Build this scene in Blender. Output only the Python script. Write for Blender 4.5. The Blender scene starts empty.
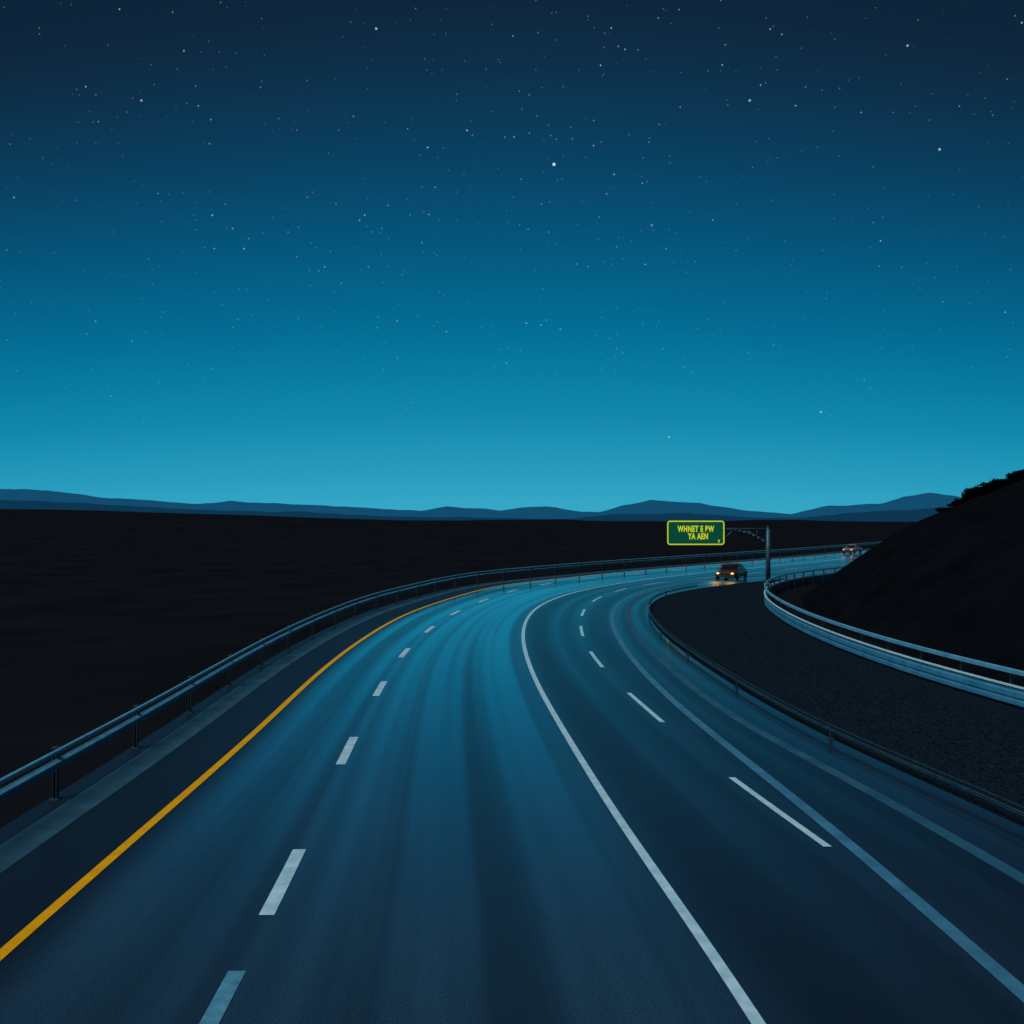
import bpy, bmesh, math, random
import numpy as np
from mathutils import Vector, Matrix, noise as mnoise
random.seed(4); np.random.seed(4)
scene = bpy.context.scene
COL = scene.collection
def lin(r,g,b):
    f=lambda c:(c/255/12.92) if c/255<=0.04045 else ((c/255+0.055)/1.055)**2.4
    return (f(r),f(g),f(b),1)

# ------------------------------------------------------------ materials
def newmat(name):
    m=bpy.data.materials.new(name); m.use_nodes=True
    nt=m.node_tree; b=nt.nodes["Principled BSDF"]
    return m,nt,b
def N(nt,t,**k):
    n=nt.nodes.new(t)
    for a,v in k.items(): setattr(n,a,v)
    return n
def noise_mat(name,c1,c2,scale=5,rough=0.8,metal=0.0,bump=0.0,bscale=None,coord='Object',spec=0.5,detail=6,emit=None,es=0,rough2=None):
    m,nt,b=newmat(name); L=nt.links
    tc=N(nt,'ShaderNodeTexCoord')
    nz=N(nt,'ShaderNodeTexNoise'); nz.inputs['Scale'].default_value=scale; nz.inputs['Detail'].default_value=detail
    L.new(tc.outputs[coord],nz.inputs['Vector'])
    cr=N(nt,'ShaderNodeValToRGB'); cr.color_ramp.elements[0].position=.3; cr.color_ramp.elements[1].position=.7
    cr.color_ramp.elements[0].color=(*c1,1); cr.color_ramp.elements[1].color=(*c2,1)
    L.new(nz.outputs['Fac'],cr.inputs['Fac']); L.new(cr.outputs['Color'],b.inputs['Base Color'])
    b.inputs['Roughness'].default_value=rough; b.inputs['Metallic'].default_value=metal
    b.inputs['Specular IOR Level'].default_value=spec
    if rough2 is not None:
        mr=N(nt,'ShaderNodeMapRange'); mr.inputs['To Min'].default_value=rough; mr.inputs['To Max'].default_value=rough2
        L.new(nz.outputs['Fac'],mr.inputs['Value']); L.new(mr.outputs[0],b.inputs['Roughness'])
    if bump:
        n2=N(nt,'ShaderNodeTexNoise'); n2.inputs['Scale'].default_value=bscale or scale*4; n2.inputs['Detail'].default_value=8
        L.new(tc.outputs[coord],n2.inputs['Vector'])
        bp=N(nt,'ShaderNodeBump'); bp.inputs['Strength'].default_value=bump; bp.inputs['Distance'].default_value=0.05
        L.new(n2.outputs['Fac'],bp.inputs['Height']); L.new(bp.outputs[0],b.inputs['Normal'])
    if emit:
        b.inputs['Emission Color'].default_value=(*emit,1); b.inputs['Emission Strength'].default_value=es
    return m

# asphalt : UV x = lane coordinate, UV y = metres along
def asphalt_mat():
    m,nt,b=newmat('asphalt'); L=nt.links
    uv=N(nt,'ShaderNodeUVMap'); sp=N(nt,'ShaderNodeSeparateXYZ'); L.new(uv.outputs[0],sp.inputs[0])
    tc=N(nt,'ShaderNodeTexCoord')
    def streak(sx,sy,det=3):
        cb=N(nt,'ShaderNodeMapping'); cb.inputs['Scale'].default_value=(sx,sy,1)
        L.new(uv.outputs[0],cb.inputs['Vector'])
        n=N(nt,'ShaderNodeTexNoise'); n.inputs['Scale'].default_value=1; n.inputs['Detail'].default_value=det
        L.new(cb.outputs[0],n.inputs['Vector']); return n.outputs['Fac']
    s1=streak(3.3,.006,1); s2=streak(12,.012,2); s3=streak(1.2,.05,4)
    def math_(op,a,c,clamp=False):
        n=N(nt,'ShaderNodeMath',operation=op,use_clamp=clamp)
        for i,x in enumerate((a,c)):
            if isinstance(x,(int,float)): n.inputs[i].default_value=x
            else: L.new(x,n.inputs[i])
        return n.outputs[0]
    def mr(v,a,c,d,e):
        n=N(nt,'ShaderNodeMapRange',interpolation_type='SMOOTHSTEP')
        L.new(v,n.inputs['Value'])
        for nm,x in zip(('From Min','From Max','To Min','To Max'),(a,c,d,e)): n.inputs[nm].default_value=x
        return n.outputs[0]
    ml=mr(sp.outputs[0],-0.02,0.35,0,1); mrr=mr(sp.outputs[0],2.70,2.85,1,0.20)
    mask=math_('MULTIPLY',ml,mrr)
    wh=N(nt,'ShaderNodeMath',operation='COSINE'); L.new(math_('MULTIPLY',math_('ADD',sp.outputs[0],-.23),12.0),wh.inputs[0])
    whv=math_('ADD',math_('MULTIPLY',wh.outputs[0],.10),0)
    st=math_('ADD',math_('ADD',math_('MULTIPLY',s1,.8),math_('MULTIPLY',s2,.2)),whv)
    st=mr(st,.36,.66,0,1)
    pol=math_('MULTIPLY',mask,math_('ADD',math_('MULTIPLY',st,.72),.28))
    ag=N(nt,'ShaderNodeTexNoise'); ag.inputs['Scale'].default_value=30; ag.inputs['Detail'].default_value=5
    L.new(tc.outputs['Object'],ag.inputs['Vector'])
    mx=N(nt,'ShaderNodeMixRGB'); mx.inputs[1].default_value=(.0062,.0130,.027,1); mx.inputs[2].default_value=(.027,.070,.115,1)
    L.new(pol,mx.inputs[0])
    m2=N(nt,'ShaderNodeMixRGB',blend_type='MULTIPLY'); m2.inputs[0].default_value=.7
    L.new(mx.outputs[0],m2.inputs[1])
    agr=mr(ag.outputs['Fac'],.3,.7,.4,1.5); L.new(agr,m2.inputs[2])
    m3=N(nt,'ShaderNodeMixRGB',blend_type='MULTIPLY'); m3.inputs[0].default_value=.6
    L.new(m2.outputs[0],m3.inputs[1]); L.new(mr(s3,.3,.7,.6,1.3),m3.inputs[2])
    L.new(m3.outputs[0],b.inputs['Base Color'])
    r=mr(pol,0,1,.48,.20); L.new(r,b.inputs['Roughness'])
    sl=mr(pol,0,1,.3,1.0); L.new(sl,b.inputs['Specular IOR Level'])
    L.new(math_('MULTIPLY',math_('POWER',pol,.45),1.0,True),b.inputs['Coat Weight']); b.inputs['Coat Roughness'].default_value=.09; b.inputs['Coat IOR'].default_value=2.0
    bp=N(nt,'ShaderNodeBump'); bp.inputs['Strength'].default_value=.10; bp.inputs['Distance'].default_value=.004
    L.new(ag.outputs['Fac'],bp.inputs['Height']); L.new(bp.outputs[0],b.inputs['Normal'])
    return m
M_asph=asphalt_mat()
M_white=noise_mat('white_paint',(.36,.57,.66),(.62,.80,.88),3,.5,bump=.15,bscale=60)
M_worn=noise_mat('worn_blue_paint',(.05,.20,.32),(.12,.34,.48),4,.6)
M_faint=noise_mat('worn_blue_grey_paint',(.03,.13,.22),(.07,.23,.36),2,.5)
M_gut=noise_mat('dark_blue_gutter',(.014,.075,.13),(.03,.12,.19),1.2,.7,spec=.2)
M_conc=noise_mat('shoulder_concrete',(.015,.06,.10),(.035,.115,.175),1.2,.6,bump=.2,bscale=40)
M_yel=noise_mat('yellow_paint',(.85,.33,.0),(.98,.43,.0),3,.6,spec=.1)
M_ground=noise_mat('dry_ground',(.0060,.0066,.0088),(.0105,.0112,.0140),.12,1,bump=.15,bscale=3,spec=0,detail=10)
M_hill=noise_mat('hill_earth',(.0026,.0034,.0050),(.0058,.0068,.0090),.4,1,bump=.2,bscale=3,spec=0,detail=10)
M_gravel=noise_mat('gravel',(.0004,.0020,.0040),(.0170,.0310,.045),11,.95,bump=1,bscale=18,spec=0,detail=10)
M_steel=noise_mat('galvanised_steel',(.08,.32,.48),(.15,.45,.62),2.5,.45,metal=.05,rough2=.6)
M_dsteel=noise_mat('weathered_dark_steel',(.010,.036,.060),(.024,.064,.098),3,.6,metal=.1,spec=.2)
M_post=noise_mat('dark_post_steel',(.010,.038,.060),(.025,.068,.098),5,.6,metal=.1)
M_panel=noise_mat('blue_barrier_panel',(.03,.20,.34),(.07,.30,.46),1.2,.5,metal=0,bump=.1,bscale=15)
M_strip=noise_mat('pale_reflective_strip',(.5,.78,.88),(.7,.9,.95),4,.4)
M_pole=noise_mat('pole_steel',(.03,.08,.12),(.06,.14,.19),4,.5,metal=.2)
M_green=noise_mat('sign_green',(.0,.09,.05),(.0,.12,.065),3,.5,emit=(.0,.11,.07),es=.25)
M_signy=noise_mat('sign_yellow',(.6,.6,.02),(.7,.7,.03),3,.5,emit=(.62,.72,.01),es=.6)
M_leaf=noise_mat('dark_foliage',(.001,.002,.003),(.004,.006,.006),8,.95,spec=0)
M_bark=noise_mat('dark_bark',(.003,.003,.003),(.006,.006,.006),8,.9,spec=0)
M_tyre=noise_mat('tyre_rubber',(.004,.004,.004),(.008,.008,.008),20,.8)
M_rim=noise_mat('rim_metal',(.2,.2,.2),(.35,.35,.35),20,.35,metal=.9)
M_glass=noise_mat('dark_glass',(.006,.008,.01),(.01,.012,.014),3,.12,spec=.5)
M_chrome=noise_mat('chrome_trim',(.25,.2,.15),(.35,.3,.25),5,.3,metal=1)
M_body1=noise_mat('dark_brown_paint',(.060,.024,.009),(.090,.034,.012),3,.3)
M_body2=noise_mat('pale_grey_paint',(.24,.19,.19),(.30,.24,.24),3,.3)
M_lamp=noise_mat('lit_headlight',(.9,.5,.2),(.9,.6,.3),3,.3,emit=(1,.38,.06),es=2.6)
M_lamp2=noise_mat('lit_headlight_warm',(.9,.5,.3),(.9,.6,.4),3,.3,emit=(1,.42,.2),es=1.1)
M_tail=noise_mat('tail_light_red',(.3,.01,.01),(.4,.02,.01),3,.3,emit=(1,.05,.02),es=.5)

def haze_mat(name,c1,c2,emit,es):  # air haze over distant ridges put into the rock as emission colour
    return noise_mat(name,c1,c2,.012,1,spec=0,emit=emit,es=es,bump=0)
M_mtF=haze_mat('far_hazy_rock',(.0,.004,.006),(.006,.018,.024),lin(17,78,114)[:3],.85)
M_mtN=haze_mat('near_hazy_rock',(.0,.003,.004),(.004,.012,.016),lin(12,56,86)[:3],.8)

# ------------------------------------------------------------ helpers
def mesh_obj(name,verts,faces,mat,smooth=False,parent=None,uvs=None):
    me=bpy.data.meshes.new(name); me.from_pydata([tuple(map(float,v)) for v in verts],[],[tuple(map(int,f)) for f in faces])
    if uvs is not None:
        ul=me.uv_layers.new(name='UVMap')
        for lp in me.loops: ul.data[lp.index].uv=tuple(map(float,uvs[lp.vertex_index]))
    me.materials.append(mat)
    if smooth:
        for p in me.polygons: p.use_smooth=True
    me.update()
    o=bpy.data.objects.new(name,me); COL.objects.link(o)
    if parent: o.parent=parent
    return o
def bm_obj(name,bm,mat,parent=None,smooth=False):
    me=bpy.data.meshes.new(name); bm.normal_update(); bm.to_mesh(me); bm.free(); me.materials.append(mat)
    if smooth:
        for p in me.polygons: p.use_smooth=True
    o=bpy.data.objects.new(name,me); COL.objects.link(o)
    if parent: o.parent=parent
    return o
def empty(name,loc,label,cat,group=None):
    o=bpy.data.objects.new(name,None); o.location=loc; o.empty_display_size=.3; COL.objects.link(o)
    o['label']=label; o['category']=cat
    if group: o['group']=group
    return o
def catmull(P,step=1.0):
    P=[np.array(p,float) for p in P]
    P=[2*P[0]-P[1]]+P+[2*P[-1]-P[-2]]
    out=[]
    for i in range(1,len(P)-2):
        p0,p1,p2,p3=P[i-1:i+3]
        t0=0;t1=t0+np.linalg.norm(p1-p0)**.5;t2=t1+np.linalg.norm(p2-p1)**.5;t3=t2+np.linalg.norm(p3-p2)**.5
        n=24
        for t in np.linspace(t1,t2,n,endpoint=False):
            A1=(t1-t)/(t1-t0)*p0+(t-t0)/(t1-t0)*p1;A2=(t2-t)/(t2-t1)*p1+(t-t1)/(t2-t1)*p2;A3=(t3-t)/(t3-t2)*p2+(t-t2)/(t3-t2)*p3
            B1=(t2-t)/(t2-t0)*A1+(t-t0)/(t2-t0)*A2;B2=(t3-t)/(t3-t1)*A2+(t-t1)/(t3-t1)*A3
            out.append((t2-t)/(t2-t1)*B1+(t-t1)/(t2-t1)*B2)
    out.append(P[-2]); out=np.array(out)
    s=np.r_[0,np.cumsum(np.linalg.norm(np.diff(out,axis=0),axis=1))]
    S=np.arange(0,s[-1],step)
    C=np.c_[np.interp(S,s,out[:,0]),np.interp(S,s,out[:,1])]
    k=np.ones(9)/9
    for c in range(2):
        pad=np.r_[2*C[0,c]-C[4:0:-1,c],C[:,c],2*C[-1,c]-C[-2:-6:-1,c]]
        C[:,c]=np.convolve(pad,k,'valid')
    return C
def tang(C):
    T=np.gradient(C,axis=0); return T/np.linalg.norm(T,axis=1)[:,None]

# ------------------------------------------------------------ road alignment (metres)
yellow=catmull([(-7.4,-40),(-7.6,0),(-7.8,16),(-7.9,30),(-8.2,42),(-8.1,53),(-7.2,67),(-5.2,79),(-1,95),(6.3,107.5),(16,121.5),(30,139),(48,162),(64,184),(80,207),(100,236),(125,270)])
lane  =catmull([(-3.5,-40),(-3.7,0),(-4.0,14),(-4.15,18.3),(-4.7,28.5),(-5.1,38.7),(-5.25,48.6),(-4.9,57.8),(-4.1,67),(-2.4,77.5),(0,88),(4,98.5),(9,107),(19,119.5),(33,136.5),(51,159.5),(67.5,182),(83.5,205),(103.5,233.5),(128.5,267.5)])
white =catmull([(4.2,-40),(3.9,0),(3.28,13.5),(2.64,19.1),(2.14,24.4),(1.53,31.9),(.95,40.6),(.6,51.5),(.75,61),(1.75,72),(3.9,82),(8.0,93),(13.5,103),(22,115.5),(36,133),(54,157),(71,180),(87,203),(107,231),(132,265)])
dashr =catmull([(8.2,-40),(7.9,0),(7.2,14.3),(6.4,20.2),(5.5,25.7),(4.9,31.9),(4.35,37.9),(3.85,47),(4.0,58),(4.9,69),(6.1,77),(9,87.5),(13,96.5),(18,103.5),(26,113),(39,130),(58,153.5),(75,177),(91,200),(111,228),(136,262)])
bline =catmull([(12.5,-40),(11,0),(9.2,16),(8.4,23.5),(7.5,28.5),(6.8,33.5),(6.5,42),(6.4,53.6),(7.3,67),(9.1,78),(13.0,90),(20,102.5),(29,112.5),(42,127.5),(61.5,150.5),(79,174),(95,197),(115,225),(140,259)])
cline =catmull([(7.5,-40),(7.3,0),(7.2,14.3),(7.0,17.2),(6.9,20.4),(6.65,24),(6.15,30),(5.75,37),(5.6,46),(5.95,58),(6.8,68),(8.6,78),(12.5,90),(19.5,102.5),(28.5,112.7),(41.5,127.7),(61,150.7),(78.5,174),(94.5,197),(114.5,225),(139.5,259)])
edger =catmull([(16,-40),(13.5,0),(11,21.6),(9.7,28.5),(9.1,33.5),(8.5,44.7),(8.5,58),(10,73),(13,84),(18.5,93.5),(26,102.5),(33,110),(45,124),(65,147.5),(83,171.5),(99,194.5),(119,222),(144,256)])
barr  =catmull([(24,2),(20.5,20),(17.6,34.7),(16.6,42.7),(16.4,53.6),(17.2,64),(19,75),(22.8,87),(29,98),(38,109),(50,123),(68,144),(86,168)])
T=tang(yellow); R=np.c_[T[:,1],-T[:,0]]
NS=len(yellow)
def offs(C):
    f=np.linspace(0,len(C)-1,len(C)*6); D=np.c_[np.interp(f,range(len(C)),C[:,0]),np.interp(f,range(len(C)),C[:,1])]
    o=np.zeros(NS)
    for i in range(NS):
        d=D-yellow[i]; al=np.abs(d@T[i]); la=d@R[i]
        al[(la<-1)|(la>40)]=1e9
        o[i]=la[np.argmin(al)]
    k=np.ones(7)/7
    return np.convolve(np.pad(o,3,mode='edge'),k,'valid')
O={'lane':offs(lane),'white':offs(white),'dashr':offs(dashr),'b':offs(bline),'c':offs(cline),'edge':offs(edger)}
O['yellow']=np.zeros(NS)
SL=NS-14
def ribbon(name,cols,z,mat,i0=0,i1=None,us=None):
    i1=i1 or SL; V=[];F=[];U=[]
    nc=len(cols)
    for i in range(i0,i1):
        for j,c in enumerate(cols):
            p=yellow[i]+R[i]*c[i]; V.append((p[0],p[1],z)); U.append((us[j] if us else j,i))
    for i in range(i1-i0-1):
        for j in range(nc-1):
            a=i*nc+j; F.append((a,a+1,a+nc+1,a+nc))
    return mesh_obj(name,V,F,mat,uvs=U)
one=np.ones(NS)
road=ribbon('road',[-3.1*one,-1.6*one,O['yellow'],O['lane']*.5,O['lane'],(O['lane']+O['white'])/2,O['white'],O['dashr'],O['b'],O['edge']],0,M_asph,us=[-1,-.5,0,.5,1,1.9,2.8,3.8,4.6,5.4])
road['kind']='structure'
sc=ribbon('shoulder_strip',[-2.55*one,-1.75*one],.004,M_conc); sc['kind']='structure'

def at(st,off):
    i=np.arange(NS); 
    p=np.array([np.interp(st,i,yellow[:,0]),np.interp(st,i,yellow[:,1])]); r=np.array([np.interp(st,i,R[:,0]),np.interp(st,i,R[:,1])])
    return p+r*(np.interp(st,i,off) if isinstance(off,np.ndarray) else off)
def st_of(Y,off):
    ys=yellow[:,1]+R[:,1]*off; return float(np.interp(Y,ys,np.arange(NS)))
def paint(name,pieces,w,off,z,mat,label=None):
    V=[];F=[]
    for s0,s1 in pieces:
        n=max(2,int((s1-s0)/1.0)+1); b=len(V)
        for k,s in enumerate(np.linspace(s0,s1,n)):
            for sg in (-1,1):
                q=at(s,off+sg*w/2); V.append((q[0],q[1],z))
            if k: a=b+2*k; F.append((a-2,a-1,a+1,a))
    o=mesh_obj(name,V,F,mat); o['kind']='structure'; return o
paint('road_edge_line',[(0,SL-1)],.21,O['yellow'],.008,M_yel)
paint('road_edge_line',[(0,SL-1)],.19,O['white'],.008,M_white)
paint('worn_lane_dash',[(st_of(11.3,O['lane']),st_of(14.7,O['lane']))],.26,O['lane'],.010,M_worn)
pc=[]; s=st_of(16.75,O['lane']); 
while s<SL-5: pc.append((s,s+3.3)); s+=10.1
paint('road_lane_dash',pc,.26,O['lane'],.010,M_white)
pc=[]; s=st_of(20.2,O['dashr'])
while s<SL-5: pc.append((s,s+5.3)); s+=11.9
paint('road_lane_dash',pc,.17,O['dashr'],.012,M_white)
paint('road_edge_line',[(0,SL-1)],.28,O['c'],.008,M_faint)
paint('gutter_line',[(0,SL-1)],.34,O['b']+.45,.005,M_gut)

# ------------------------------------------------------------ ground
def sdist(P,C):
    Tn=tang(C); out=np.empty(len(P)); 
    for a in range(0,len(P),4000):
        d=P[a:a+4000,None,:]-C[None,:,:]; D=(d**2).sum(2); k=D.argmin(1); r=np.arange(len(k))
        dd=d[r,k]; sg=np.sign(dd[:,0]*Tn[k,1]-dd[:,1]*Tn[k,0]); out[a:a+4000]=sg*np.sqrt(D[r,k])
    return out
sm=lambda x,a,b:(lambda t:t*t*(3-2*t))(np.clip((x-a)/(b-a),0,1))
def fbm(x,y,s,seed=0,o=4):
    return np.array([mnoise.fractal(Vector((a*s+seed,b*s,seed*.7)),1.0,2.0,o) for a,b in zip(x,y)])
def axis(lo,hi,core_lo,core_hi,step):
    a=list(np.arange(core_lo,core_hi+.1,step)); st=step
    while a[-1]<hi: st*=1.16; a.append(a[-1]+st)
    st=step
    while a[0]>lo: st*=1.16; a.insert(0,a[0]-st)
    return np.array(a)
gx=axis(-9000,9000,-60,110,2.5); gy=axis(-600,9500,-40,230,2.5)
GX,GY=np.meshgrid(gx,gy); P=np.c_[GX.ravel(),GY.ravel()]
dl=sdist(P,yellow[::2])
left=sm(-dl,3.4,14)
h=-.03 - .9*left*sm(-dl,3.4,30)
amp=sm(-dl,6,60)*(P[:,1]<1200)
h+=amp*fbm(P[:,0],P[:,1],.02,3,2)*.45
ratio=P[:,0]/np.maximum(P[:,1],1)
crest=np.interp(ratio,[-1.2,-.49,-.35,-.2,0,.1],[11,10.2,9.0,6.6,3.3,2.0])
rise=crest*np.exp(-((P[:,1]-520)/190)**2)*sm(-dl,30,120)
h+=rise+ rise*.06*fbm(P[:,0],P[:,1],.01,9)
F=[];nx=len(gx)
for j in range(len(gy)-1):
    for i in range(nx-1):
        a=j*nx+i; F.append((a,a+1,a+nx+1,a+nx))
g=mesh_obj('ground',np.c_[P,h],F,M_ground,smooth=True); g['kind']='structure'

V=[];F=[];cols=9
n=150
def resamp(C,L):
    i=np.linspace(0,L,n); return np.c_[np.interp(i,range(len(C)),C[:,0]),np.interp(i,range(len(C)),C[:,1])]
ea=resamp(edger[25:],130); ba=resamp(barr,128)
for i in range(n):
    for j in range(cols):
        t=j/(cols-1); q=ea[i]*(1-t)+ba[i]*t
        bumpz=.05*math.sin(math.pi*t)*(1+mnoise.noise(Vector((q[0]*.5,q[1]*.5,0))))
        V.append((q[0],q[1],-.012+bumpz))
for i in range(n-1):
    for j in range(cols-1):
        a=i*cols+j; F.append((a,a+1,a+cols+1,a+cols))
gv=mesh_obj('gravel_ground',V,F,M_gravel,smooth=True); gv['kind']='structure'

# hill beyond the outer barrier
hx=np.arange(14,150,1.0); hy=np.arange(0,175,1.0)
HX,HY=np.meshgrid(hx,hy); Q=np.c_[HX.ravel(),HY.ravel()]
db=sdist(Q,barr)
def hillz(db,x,y):
    z=(db-2.8)*.84
    z=16.5*(1-np.exp(-np.maximum(z,-.25)/16.5))
    n_=fbm(x,y,.07,5,3); n2=fbm(x,y,.5,2,3)
    z=z+ sm(db,4,16)*(n_*.75+n2*.10+.25)
    return z
hz=hillz(db,Q[:,0],Q[:,1]); hz=np.where(db<1.6,-.25,hz)
F=[];nx=len(hx);ok=db>.9
for j in range(len(hy)-1):
    for i in range(nx-1):
        a=j*nx+i; q=(a,a+1,a+nx+1,a+nx)
        if all(ok[k] for k in q): F.append(q)
hill=mesh_obj('hill',np.c_[Q,hz],F,M_hill,smooth=True); hill['kind']='structure'

# ------------------------------------------------------------ mountains
def ridge(name,dist,pts,foot,mat,seed,rough):
    us=np.linspace(-1.4,1.4,800); top=np.interp(us,[p[0] for p in pts],[p[1] for p in pts])
    V=[];F=[];rows=14
    for j in range(rows):
        t=j/(rows-1)
        for u,tp in zip(us,top):
            k=min(t/.7,1); Y=foot+(dist-foot)*k if t<=.7 else dist+ (t-.7)*dist*1.3
            prof=(k**1.5) if t<=.7 else max(0,1-(t-.7)/.3)
            H=(6.7+tp*dist)
            nz=mnoise.fractal(Vector((u*9+seed,j*.35,seed)),1,2,5)*rough*dist
            nz2=mnoise.fractal(Vector((u*26+seed,0,seed)),1,2,5)*rough*.6*dist
            z=-3+(H+3+nz2+nz*(1-k*.8)*.8)*prof
            V.append((u*Y,Y,z))
    n=len(us)
    for j in range(rows-1):
        for i in range(n-1):
            a=j*n+i; F.append((a,a+1,a+n+1,a+n))
    o=mesh_obj(name,V,F,mat,smooth=True); o['kind']='structure'
px=lambda L:[((u-512)/1000,(515-v)/1000) for u,v in L]
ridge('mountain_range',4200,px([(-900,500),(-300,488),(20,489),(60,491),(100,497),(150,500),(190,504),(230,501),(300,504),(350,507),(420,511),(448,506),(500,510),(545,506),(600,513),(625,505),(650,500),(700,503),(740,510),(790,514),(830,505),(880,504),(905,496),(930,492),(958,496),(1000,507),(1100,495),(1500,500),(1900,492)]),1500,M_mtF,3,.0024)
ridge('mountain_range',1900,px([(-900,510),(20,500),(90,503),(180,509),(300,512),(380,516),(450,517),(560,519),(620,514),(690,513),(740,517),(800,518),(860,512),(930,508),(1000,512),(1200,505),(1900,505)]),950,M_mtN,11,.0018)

# ------------------------------------------------------------ guard rails
def sweep(name,C,prof,mat,parent):
    Tn=tang(C); Rn=np.c_[Tn[:,1],-Tn[:,0]]; V=[];F=[];m=len(prof)
    for p,r in zip(C,Rn):
        for (a,z) in prof: q=p+r*a; V.append((q[0],q[1],z))
    for i in range(len(C)-1):
        for j in range(m):
            k=(j+1)%m; F.append((i*m+j,i*m+k,(i+1)*m+k,(i+1)*m+j))
    F.append(tuple(range(m))); F.append(tuple((len(C)-1)*m+j for j in range(m))[::-1])
    return mesh_obj(name,V,F,mat,parent=parent)
def tube(r,z,a=0,n=8): return [(a+r*math.cos(t*2*math.pi/n),z+r*math.sin(t*2*math.pi/n)) for t in range(n)]
def wbeam(z,h=.31,d=.08,sgn=1,th=.012,a0=0):
    ys=[-.5,-.42,-.25,-.1,0,.1,.25,.42,.5]; ds=[0,.2,1,.3,.1,.3,1,.2,0]
    f=[(a0+sgn*d*k,z+h*y) for y,k in zip(ys,ds)]; b=[(x-sgn*th,zz) for x,zz in f][::-1]
    return f+b
def post_mesh(name,w,d,h,cap=True,mat=None):
    bm=bmesh.new()
    def box(x0,x1,y0,y1,z0,z1):
        vs=[bm.verts.new(v) for v in [(x0,y0,z0),(x1,y0,z0),(x1,y1,z0),(x0,y1,z0),(x0,y0,z1),(x1,y0,z1),(x1,y1,z1),(x0,y1,z1)]]
        for q in [(0,3,2,1),(4,5,6,7),(0,1,5,4),(1,2,6,5),(2,3,7,6),(3,0,4,7)]: bm.faces.new([vs[i] for i in q])
    box(-w/2,-w/2+.02,-d/2,d/2,-.2,h); box(w/2-.02,w/2,-d/2,d/2,-.2,h); box(-w/2+.02,w/2-.02,-.012,.012,-.2,h-.01)
    box(-w/2-.06,w/2+.06,-d/2-.06,d/2+.06,-.2,.03)
    if cap: box(-w/2-.015,w/2+.015,-d/2-.015,d/2+.015,h,h+.03)
    me=bpy.data.meshes.new(name); bm.to_mesh(me); bm.free(); me.materials.append(mat); return me
def posts(par,C,spacing,me,start=0,shift=0):
    Tn=tang(C); s=start
    while s<len(C)-1:
        i=int(s); f=s-i; q=C[i]*(1-f)+C[i+1]*f; t=Tn[i]
        o=bpy.data.objects.new('post',me); o.location=(q[0]+t[1]*shift,q[1]-t[0]*shift,0); o.rotation_euler=(0,0,math.atan2(t[1],t[0])-math.pi/2)
        o.parent=par; COL.objects.link(o); s+=spacing
GL=np.array([yellow[i]+R[i]*-2.85 for i in range(20,SL)])
g1=empty('guardrail',(0,0,0),'blue grey double rail steel guardrail along the paved shoulder','guardrail','guardrails along the highway')
sweep('top_rail',GL,tube(.065,1.16,.06),M_steel,g1)
sweep('beam',GL,wbeam(.84,.26,.085),M_steel,g1)
posts(g1,GL,5.2,post_mesh('post',.10,.12,1.20,True,M_post),2.0,-.06)
GM=edger[40:134]+0.0
g2=empty('guardrail',(0,0,0),'low dark weathered guardrail beside the gravel verge','guardrail','guardrails along the highway')
sweep('top_rail',GM,tube(.02,.42,0),M_dsteel,g2)
sweep('beam',GM,wbeam(.27,.10,.03,-1),M_dsteel,g2)
posts(g2,GM,9.0,post_mesh('post',.06,.08,.42,False,M_dsteel),3.3)
g3=empty('roadside_barrier',(0,0,0),'blue steel panel barrier with bright thin strip and upper rail','barrier')
GB=barr[:-12]
pf=[(.10,.03),(-.04,.03),(-.10,.10),(-.10,.24),(-.08,.27),(-.08,.33),(-.11,.36),(-.11,.54),(-.08,.58),(-.08,.70),(.02,.70),(.10,.66)]
sweep('panel',GB,pf,M_panel,g3)
sweep('reflective_strip',GB,[(-.13,.705),(-.04,.705),(-.04,.765),(-.13,.765)],M_strip,g3)
sweep('top_rail',GB,[(-.10,1.16),(-.02,1.14),(.03,1.22),(-.02,1.32),(-.10,1.30)],M_steel,g3)
posts(g3,GB,3.0,post_mesh('post',.10,.12,1.15,True,M_post),1.0,.165)

# ------------------------------------------------------------ gantry sign
def cyl_between(bm,a,b,r,n=10):
    a=Vector(a);b=Vector(b);d=b-a
    M=Matrix.Translation((a+b)/2)@d.to_track_quat('Z','Y').to_matrix().to_4x4()
    bmesh.ops.create_cone(bm,cap_ends=True,segments=n,radius1=r,radius2=r,depth=d.length,matrix=M)
SX,SY=24.5,95.7
sg=empty('highway_sign',(SX,SY,0),'green highway sign with yellow lettering on a cantilever pole','road sign')
bm=bmesh.new()
bmesh.ops.create_cone(bm,cap_ends=True,segments=16,radius1=.24,radius2=.19,depth=5.5,matrix=Matrix.Translation((0,0,2.75)))
bmesh.ops.create_cone(bm,cap_ends=True,segments=16,radius1=.45,radius2=.42,depth=.25,matrix=Matrix.Translation((0,0,.1)))
bmesh.ops.create_cone(bm,cap_ends=True,segments=16,radius1=.24,radius2=.1,depth=.12,matrix=Matrix.Translation((0,0,5.56)))
bm_obj('pole',bm,M_pole,sg,True)
bm=bmesh.new()
cyl_between(bm,(-.15,0,5.35),(-9.3,0,5.35),.10)
prev=None
for k in range(9):
    t=k/8; x=-.15-3.6*t; z=4.0+1.3*(math.sin(t*math.pi/2)**.8); 
    if prev: cyl_between(bm,prev,(x,0,z),.085)
    prev=(x,0,z)
for x,z in ((-1.0,4.52),(-2.0,4.98)): cyl_between(bm,(x,0,z),(x-.1,0,5.35),.05)
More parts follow.
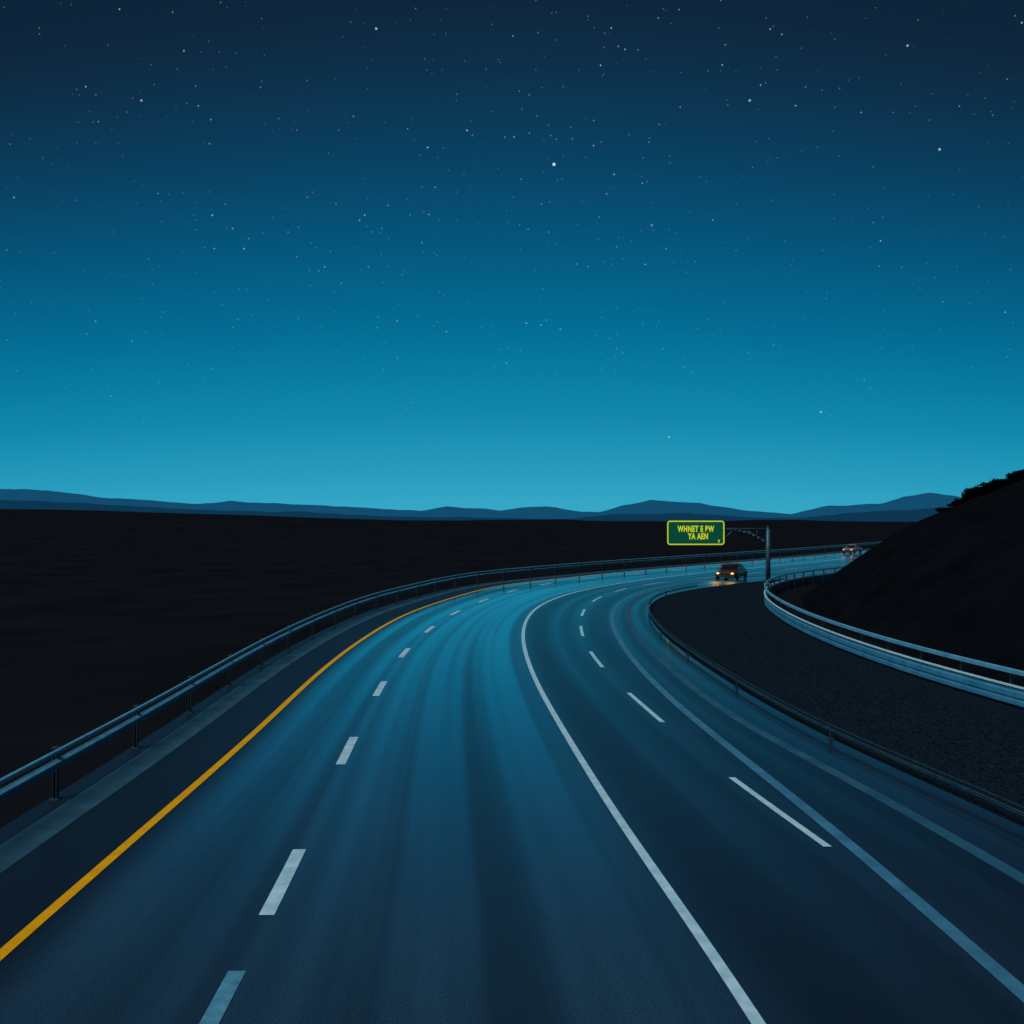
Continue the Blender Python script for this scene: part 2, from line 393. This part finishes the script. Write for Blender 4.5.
cyl_between(bm,(-1.0,0,4.55),(-2.0,0,5.3),.04)
cyl_between(bm,(-4.2,0,4.4),(-9.3,0,4.4),.06)
for x in (-4.9,-6.9,-8.9): cyl_between(bm,(x,0,4.0),(x,0,6.0),.06)
cyl_between(bm,(-4.2,0,4.4),(-3.3,0,5.3),.06)
bm_obj('arm',bm,M_pole,sg,True)
def rrect(w,h,r,n=6):
    out=[]
    for cx,cz,a0 in ((w/2-r,h/2-r,0),(-w/2+r,h/2-r,90),(-w/2+r,-h/2+r,180),(w/2-r,-h/2+r,270)):
        for k in range(n+1):
            a=math.radians(a0+90*k/n); out.append((cx+r*math.cos(a),cz+r*math.sin(a)))
    return out
PW,PH=5.5,2.35; pcx=-6.95; pcz=5.0; py=-.22
o=rrect(PW,PH,.28); m=len(o)
V=[(pcx+x,py,pcz+z) for x,z in o]+[(pcx+x,py+.1,pcz+z) for x,z in o]
F=[tuple(range(m)),tuple(range(2*m-1,m-1,-1))]+[(j,j+m,(j+1)%m+m,(j+1)%m) for j in range(m)]
panel=mesh_obj('panel',V,F,M_green,parent=sg)
i_=rrect(PW-.26,PH-.26,.16); o2=rrect(PW-.04,PH-.04,.27)
V=[(pcx+x,py-.012,pcz+z) for x,z in o2]+[(pcx+x,py-.012,pcz+z) for x,z in i_]
F=[(j,(j+1)%m,(j+1)%m+m,j+m) for j in range(m)]
mesh_obj('border',V,F,M_signy,parent=panel)
def text_mesh(txt,size,cx,cz,y):
    cu=bpy.data.curves.new('t','FONT'); cu.body=txt; cu.size=size; cu.align_x='CENTER'; cu.align_y='CENTER'; cu.extrude=.008; cu.offset=.025; cu.space_character=1.12
    t=bpy.data.objects.new('t',cu); COL.objects.link(t)
    dg=bpy.context.evaluated_depsgraph_get(); dg.update()
    me=bpy.data.meshes.new_from_object(t.evaluated_get(dg)); bpy.data.objects.remove(t)
    me.transform(Matrix.Translation((cx,y,cz))@Matrix.Rotation(math.pi/2,4,'X')@Matrix.Diagonal((.76,1.2,1,1))); me.materials.clear(); me.materials.append(M_signy); return me
for txt,cx,cz,s in (('WHNET E BW',pcx+.0,pcz+.34,.66),('YA AEN',pcx+.22,pcz-.36,.66)):
    lo=bpy.data.objects.new('lettering',text_mesh(txt,s,cx,cz,py-.02)); COL.objects.link(lo); lo.parent=panel
lo=bpy.data.objects.new('arrow_mark',text_mesh('v',.4,pcx+2.2,pcz-.78,py-.02)); COL.objects.link(lo); lo.parent=panel

# ------------------------------------------------------------ cars (front at -Y)
def loft(sections,name,mat,par,smooth=True):
    V=[];F=[];m=len(sections[0])
    for s_ in sections: V+=s_
    for i in range(len(sections)-1):
        for j in range(m):
            k=(j+1)%m; F.append((i*m+j,i*m+k,(i+1)*m+k,(i+1)*m+j))
    F.append(tuple(range(m))[::-1]); F.append(tuple((len(sections)-1)*m+j for j in range(m)))
    return mesh_obj(name,V,F,mat,parent=par,smooth=smooth)
def sec(y,w,zb,zt,r=.12):
    return [(-w+.06,y,zb),(w-.06,y,zb),(w,y,zb+.12),(w+.02,y,(zb+zt)/2),(w-.03,y,zt-r),(w-.14,y,zt),(-w+.14,y,zt),(-w+.03,y,zt-r),(-w-.02,y,(zb+zt)/2),(-w,y,zb+.12)]
def make_car(name,loc,yaw,bodymat,lampmat,label,scale=1.0):
    c=empty(name,loc,label,'car','cars on the highway'); c.rotation_euler=(0,0,yaw); c.scale=(scale,scale,scale*.96)
    loft([sec(-2.35,.74,.32,.60,.08),sec(-2.25,.84,.25,.69),sec(-1.8,.88,.22,.77),sec(-1.3,.9,.22,.81),sec(-.75,.9,.22,.86),sec(.9,.9,.22,.89),sec(1.6,.9,.22,.87),sec(2.15,.86,.26,.85),sec(2.35,.78,.35,.75,.08)],'body',bodymat,c)
    def cs(y,w,z0,z1): return [(-w,y,z0),(w,y,z0),(w-.16*(z1-z0)/.5,y+.0,z1),(-w+.16*(z1-z0)/.5,y,z1)]
    loft([cs(-.95,.78,.84,.86),cs(-.20,.80,.84,1.28),cs(.65,.80,.86,1.31),cs(1.5,.78,.85,.89)],'window',M_glass,c,False)
    loft([[(-.60,y,z),(.60,y,z),(.66,y,z+.015),(.5,y,z+.055),(-.5,y,z+.055),(-.66,y,z+.015)] for y,z in ((-.30,1.25),(0,1.295),(.45,1.31),(.78,1.275))],'roof',bodymat,c)
    for sx in (-1,1):
        for a_,b_,r_ in (((sx*.75,-.93,.87),(sx*.655,-.28,1.27),.03),((sx*.655,.72,1.28),(sx*.76,1.45,.88),.04),((sx*.805,.15,.87),(sx*.66,.2,1.29),.03)):
            bm=bmesh.new(); cyl_between(bm,a_,b_,r_,6); bm_obj('window_pillar',bm,bodymat,c)
        bm=bmesh.new(); bmesh.ops.create_uvsphere(bm,u_segments=12,v_segments=8,radius=1,matrix=Matrix.Translation((sx*.60,-2.28,.57))@Matrix.Diagonal((.15,.09,.10,1)))
        bm_obj('headlight',bm,lampmat,c,True)
        bm=bmesh.new(); bmesh.ops.create_cube(bm,size=1,matrix=Matrix.Translation((sx*.62,2.32,.64))@Matrix.Diagonal((.26,.08,.14,1))); bmesh.ops.bevel(bm,geom=bm.edges[:],offset=.02,segments=2,affect='EDGES')
        bm_obj('tail_light',bm,M_tail,c)
        bm=bmesh.new(); bmesh.ops.create_cube(bm,size=1,matrix=Matrix.Translation((sx*.98,-.7,.93))@Matrix.Diagonal((.16,.10,.12,1))); bmesh.ops.bevel(bm,geom=bm.edges[:],offset=.03,segments=2,affect='EDGES')
        bm_obj('mirror',bm,bodymat,c)
    bm=bmesh.new()
    for k in range(4): bmesh.ops.create_cube(bm,size=1,matrix=Matrix.Translation((0,-2.34,.50+.04*k))@Matrix.Diagonal((.78,.06,.018,1)))
    bmesh.ops.create_cube(bm,size=1,matrix=Matrix.Translation((0,-2.32,.55))@Matrix.Diagonal((.8,.04,.17,1)))
    bm_obj('grille',bm,M_chrome,c)
    for y in (-2.37,2.37):
        bm=bmesh.new(); bmesh.ops.create_cube(bm,size=1,matrix=Matrix.Translation((0,y,.36))@Matrix.Diagonal((1.66,.14,.13,1))); bmesh.ops.bevel(bm,geom=bm.edges[:],offset=.04,segments=2,affect='EDGES')
        bm_obj('bumper',bm,M_chrome,c)
    for sx in (-1,1):
        for y in (-1.48,1.42):
            bm=bmesh.new(); bmesh.ops.create_cone(bm,cap_ends=True,segments=24,radius1=.32,radius2=.32,depth=.22,matrix=Matrix.Rotation(math.pi/2,4,'Y')); bmesh.ops.bevel(bm,geom=[e for e in bm.edges if len(e.link_faces)==2 and e.calc_face_angle(0)>1],offset=.04,segments=2,affect='EDGES')
            w=bm_obj('wheel',bm,M_tyre,c); w.location=(sx*.84,y,.32)
            bm=bmesh.new(); bmesh.ops.create_cone(bm,cap_ends=True,segments=20,radius1=.2,radius2=.16,depth=.03,matrix=Matrix.Translation((sx*.125,0,0))@Matrix.Rotation(sx*math.pi/2,4,'Y'))
            bm_obj('rim',bm,M_rim,w)
    return c
def head_spots(car,energy,col,sz=120):
    for sx in (-.6,.6):
        l=bpy.data.lights.new('headlight_beam','SPOT'); l.energy=energy; l.color=col; l.spot_size=math.radians(sz); l.spot_blend=1; l.shadow_soft_size=.4; 
        o=bpy.data.objects.new('headlight_beam',l); COL.objects.link(o); o.parent=car; o.location=(sx,-3.0,1.2); o.rotation_euler=(math.radians(35),0,math.pi)
car1=make_car('car',(23.1,105.2,0.01),math.radians(-26),M_body1,M_lamp,'dark brown sedan with lit amber headlights on the road shoulder',1.22)
car2=make_car('car',(60.3,177.2,0.01),math.radians(-37),M_body2,M_lamp2,'pale grey sedan with lit headlights driving in the far lane',1.12)
head_spots(car1,130,(1,.62,.2)); head_spots(car2,6,(1,.6,.35))

# ------------------------------------------------------------ shrubs on the hill crest
def bush_mesh(seed):
    rnd=random.Random(seed); V=[];F=[]
    cl=[(rnd.uniform(-.7,.7),rnd.uniform(-.7,.7),rnd.uniform(.2,.65),rnd.uniform(.25,.45)) for _ in range(13)]
    for cx,cy,cz,r in cl:
        for _ in range(110):
            d=Vector((rnd.gauss(0,1),rnd.gauss(0,1),rnd.gauss(0,1))).normalized()*r*rnd.uniform(.4,1.05)
            p=Vector((cx,cy,cz))+d; a=Vector((rnd.gauss(0,1),rnd.gauss(0,1),rnd.gauss(0,1))).normalized()*.08; b=a.orthogonal().normalized()*.06
            k=len(V); V+=[p-a,p+b,p+a,p-b]; F.append((k,k+1,k+2,k+3))
    me=bpy.data.meshes.new('crown'); me.from_pydata([tuple(v) for v in V],[],F); me.materials.append(M_leaf); return me
bms=[bush_mesh(i) for i in range(4)]
def trunk_mesh():
    bm=bmesh.new()
    for a in range(5):
        t=a*1.26; cyl_between(bm,(0,0,-.1),(.4*math.cos(t),.4*math.sin(t),.6),.025,6)
    me=bpy.data.meshes.new('trunk'); bm.to_mesh(me); bm.free(); me.materials.append(M_bark); return me
tm=trunk_mesh()
rr=random.Random(7)
for k,rt in enumerate(np.linspace(.435,.60,56)):
    yy=np.arange(52,125,1.5); xx=yy*rt
    dd=sdist(np.c_[xx,yy],barr); zz=np.where(dd>4,hillz(dd,xx,yy),-9)
    i=int(np.argmax((zz-6.7)/yy)); y=yy[i]+rr.uniform(-3,2); x=y*rt+rr.uniform(-.4,.4)
    d=float(sdist(np.array([[x,y]]),barr)[0]); z=float(hillz(np.array([d]),np.array([x]),np.array([y]))[0])
    s_=rr.uniform(.35,.75)*(1.1 if rt>.46 else .7)
    e_=empty('shrub',(x,y,z-.12),'dark leafy shrub growing on the bare hillside','shrub','shrubs on the hillside'); e_.scale=(s_*1.5,s_*1.5,s_); e_.rotation_euler=(0,0,rr.uniform(0,6))
    a=bpy.data.objects.new('crown',bms[k%4]); a.parent=e_; COL.objects.link(a)
    a=bpy.data.objects.new('trunk',tm); a.parent=e_; COL.objects.link(a)

# ------------------------------------------------------------ world: dusk sky with stars
w=bpy.data.worlds.new('World'); scene.world=w; w.use_nodes=True; nt=w.node_tree; L=nt.links
bg=nt.nodes['Background']; tc=N(nt,'ShaderNodeTexCoord'); sp=N(nt,'ShaderNodeSeparateXYZ'); L.new(tc.outputs['Generated'],sp.inputs[0])
cr=N(nt,'ShaderNodeValToRGB'); R_=cr.color_ramp; R_.interpolation='B_SPLINE'
stops=[(0.0,(58,170,200)),(.04,(42,158,191)),(.10,(12,136,173)),(.19,(2,106,147)),(.29,(6,76,113)),(.38,(12,52,80)),(.46,(15,38,60)),(.8,(10,24,40))]
R_.elements[0].position=stops[0][0]; R_.elements[0].color=lin(*stops[0][1]); R_.elements[1].position=stops[-1][0]; R_.elements[1].color=lin(*stops[-1][1])
for p,c in stops[1:-1]: e_=R_.elements.new(p); e_.color=lin(*c)
def M2(op,a,b_,clamp=False):
    n=N(nt,'ShaderNodeMath',operation=op,use_clamp=clamp)
    for i,x in enumerate((a,b_)):
        if isinstance(x,(int,float)): n.inputs[i].default_value=x
        else: L.new(x,n.inputs[i])
    return n.outputs[0]
hor=M2('SQRT',M2('ADD',M2('MULTIPLY',sp.outputs[0],sp.outputs[0]),M2('MULTIPLY',sp.outputs[1],sp.outputs[1])),0)
az=M2('DIVIDE',sp.outputs[1],M2('MAXIMUM',hor,.001))
one_az=M2('SUBTRACT',1,az)
look=M2('ADD',sp.outputs[2],M2('MULTIPLY',M2('MULTIPLY',one_az,1.4),M2('MAXIMUM',sp.outputs[2],0.02)))
L.new(M2('ADD',look,M2('MULTIPLY',one_az,.15)),cr.inputs[0])
def stars(scale,keep,rad,bright,off,base):
    mp=N(nt,'ShaderNodeMapping'); mp.inputs['Location'].default_value=(off,off*.3,0); L.new(tc.outputs['Generated'],mp.inputs[0])
    v=N(nt,'ShaderNodeTexVoronoi'); v.inputs['Scale'].default_value=scale; L.new(mp.outputs[0],v.inputs['Vector'])
    s_=N(nt,'ShaderNodeSeparateColor'); L.new(v.outputs['Color'],s_.inputs[0])
    near=M2('MULTIPLY',M2('SUBTRACT',1,M2('DIVIDE',v.outputs['Distance'],rad*scale)),1.4,True)
    k=M2('GREATER_THAN',s_.outputs[0],1-keep)
    br=M2('ADD',M2('POWER',s_.outputs[1],6),base)
    return M2('MULTIPLY',M2('MULTIPLY',near,k),M2('MULTIPLY',br,bright))
st=M2('ADD',stars(150,.50,.00082,.55,.37,.19),stars(70,.32,.00088,.62,1.7,.15))
pn=N(nt,'ShaderNodeTexNoise'); pn.inputs['Scale'].default_value=5; pn.inputs['Detail'].default_value=3; L.new(tc.outputs['Generated'],pn.inputs['Vector'])
pm_=N(nt,'ShaderNodeMapRange'); pm_.inputs['From Min'].default_value=.36; pm_.inputs['From Max'].default_value=.60; pm_.inputs['To Min'].default_value=.5; pm_.inputs['To Max'].default_value=1.2; L.new(pn.outputs['Fac'],pm_.inputs['Value'])
fade=N(nt,'ShaderNodeMapRange',interpolation_type='SMOOTHSTEP'); fade.inputs['From Min'].default_value=.03; fade.inputs['From Max'].default_value=.28; L.new(sp.outputs[2],fade.inputs['Value'])
st=M2('MULTIPLY',M2('MULTIPLY',st,fade.outputs[0]),pm_.outputs[0])
for (dx,dz,rad,br) in ((.042,.351,.0018,.9),(-.136,.487,.0013,.55),(.238,.415,.0013,.5),(-.371,.415,.0012,.45),(.428,.366,.0013,.55),(.396,.470,.0012,.45),(-.045,.385,.0011,.35),(.309,.103,.0012,.35),(.157,.078,.0012,.3),(.14,.29,.0011,.3),(-.3,.3,.0011,.3)):
    d=Vector((dx,1,dz)).normalized()
    vd=N(nt,'ShaderNodeVectorMath',operation='DISTANCE'); L.new(tc.outputs['Generated'],vd.inputs[0]); vd.inputs[1].default_value=d
    st=M2('ADD',st,M2('MULTIPLY',M2('MULTIPLY',M2('SUBTRACT',1,M2('DIVIDE',vd.outputs['Value'],rad)),1.6,True),br))
add=N(nt,'ShaderNodeMixRGB',blend_type='ADD'); add.inputs[0].default_value=1
stc=N(nt,'ShaderNodeMixRGB',blend_type='MULTIPLY'); stc.inputs[0].default_value=1; stc.inputs[1].default_value=(.75,.92,1,1); L.new(st,stc.inputs[2])
L.new(cr.outputs[0],add.inputs[1]); L.new(stc.outputs[0],add.inputs[2]); L.new(add.outputs[0],bg.inputs[0]); bg.inputs[1].default_value=1.0

sun=bpy.data.lights.new('sun','SUN'); sun.energy=2.2; sun.color=(.78,.94,1); sun.angle=math.radians(35)
so=bpy.data.objects.new('sun',sun); COL.objects.link(so); so.rotation_euler=Vector((-.45,-.38,.80)).to_track_quat('Z','Y').to_euler()

cam=bpy.data.cameras.new('camera'); co=bpy.data.objects.new('camera',cam); COL.objects.link(co)
co.location=(0,0,6.7); co.rotation_euler=(math.radians(90)+.003,0,0); cam.lens=35.16; cam.sensor_width=36; cam.clip_end=30000; cam.clip_start=.1
scene.camera=co
scene.view_settings.view_transform='Standard'; scene.view_settings.look='None'; scene.view_settings.exposure=0
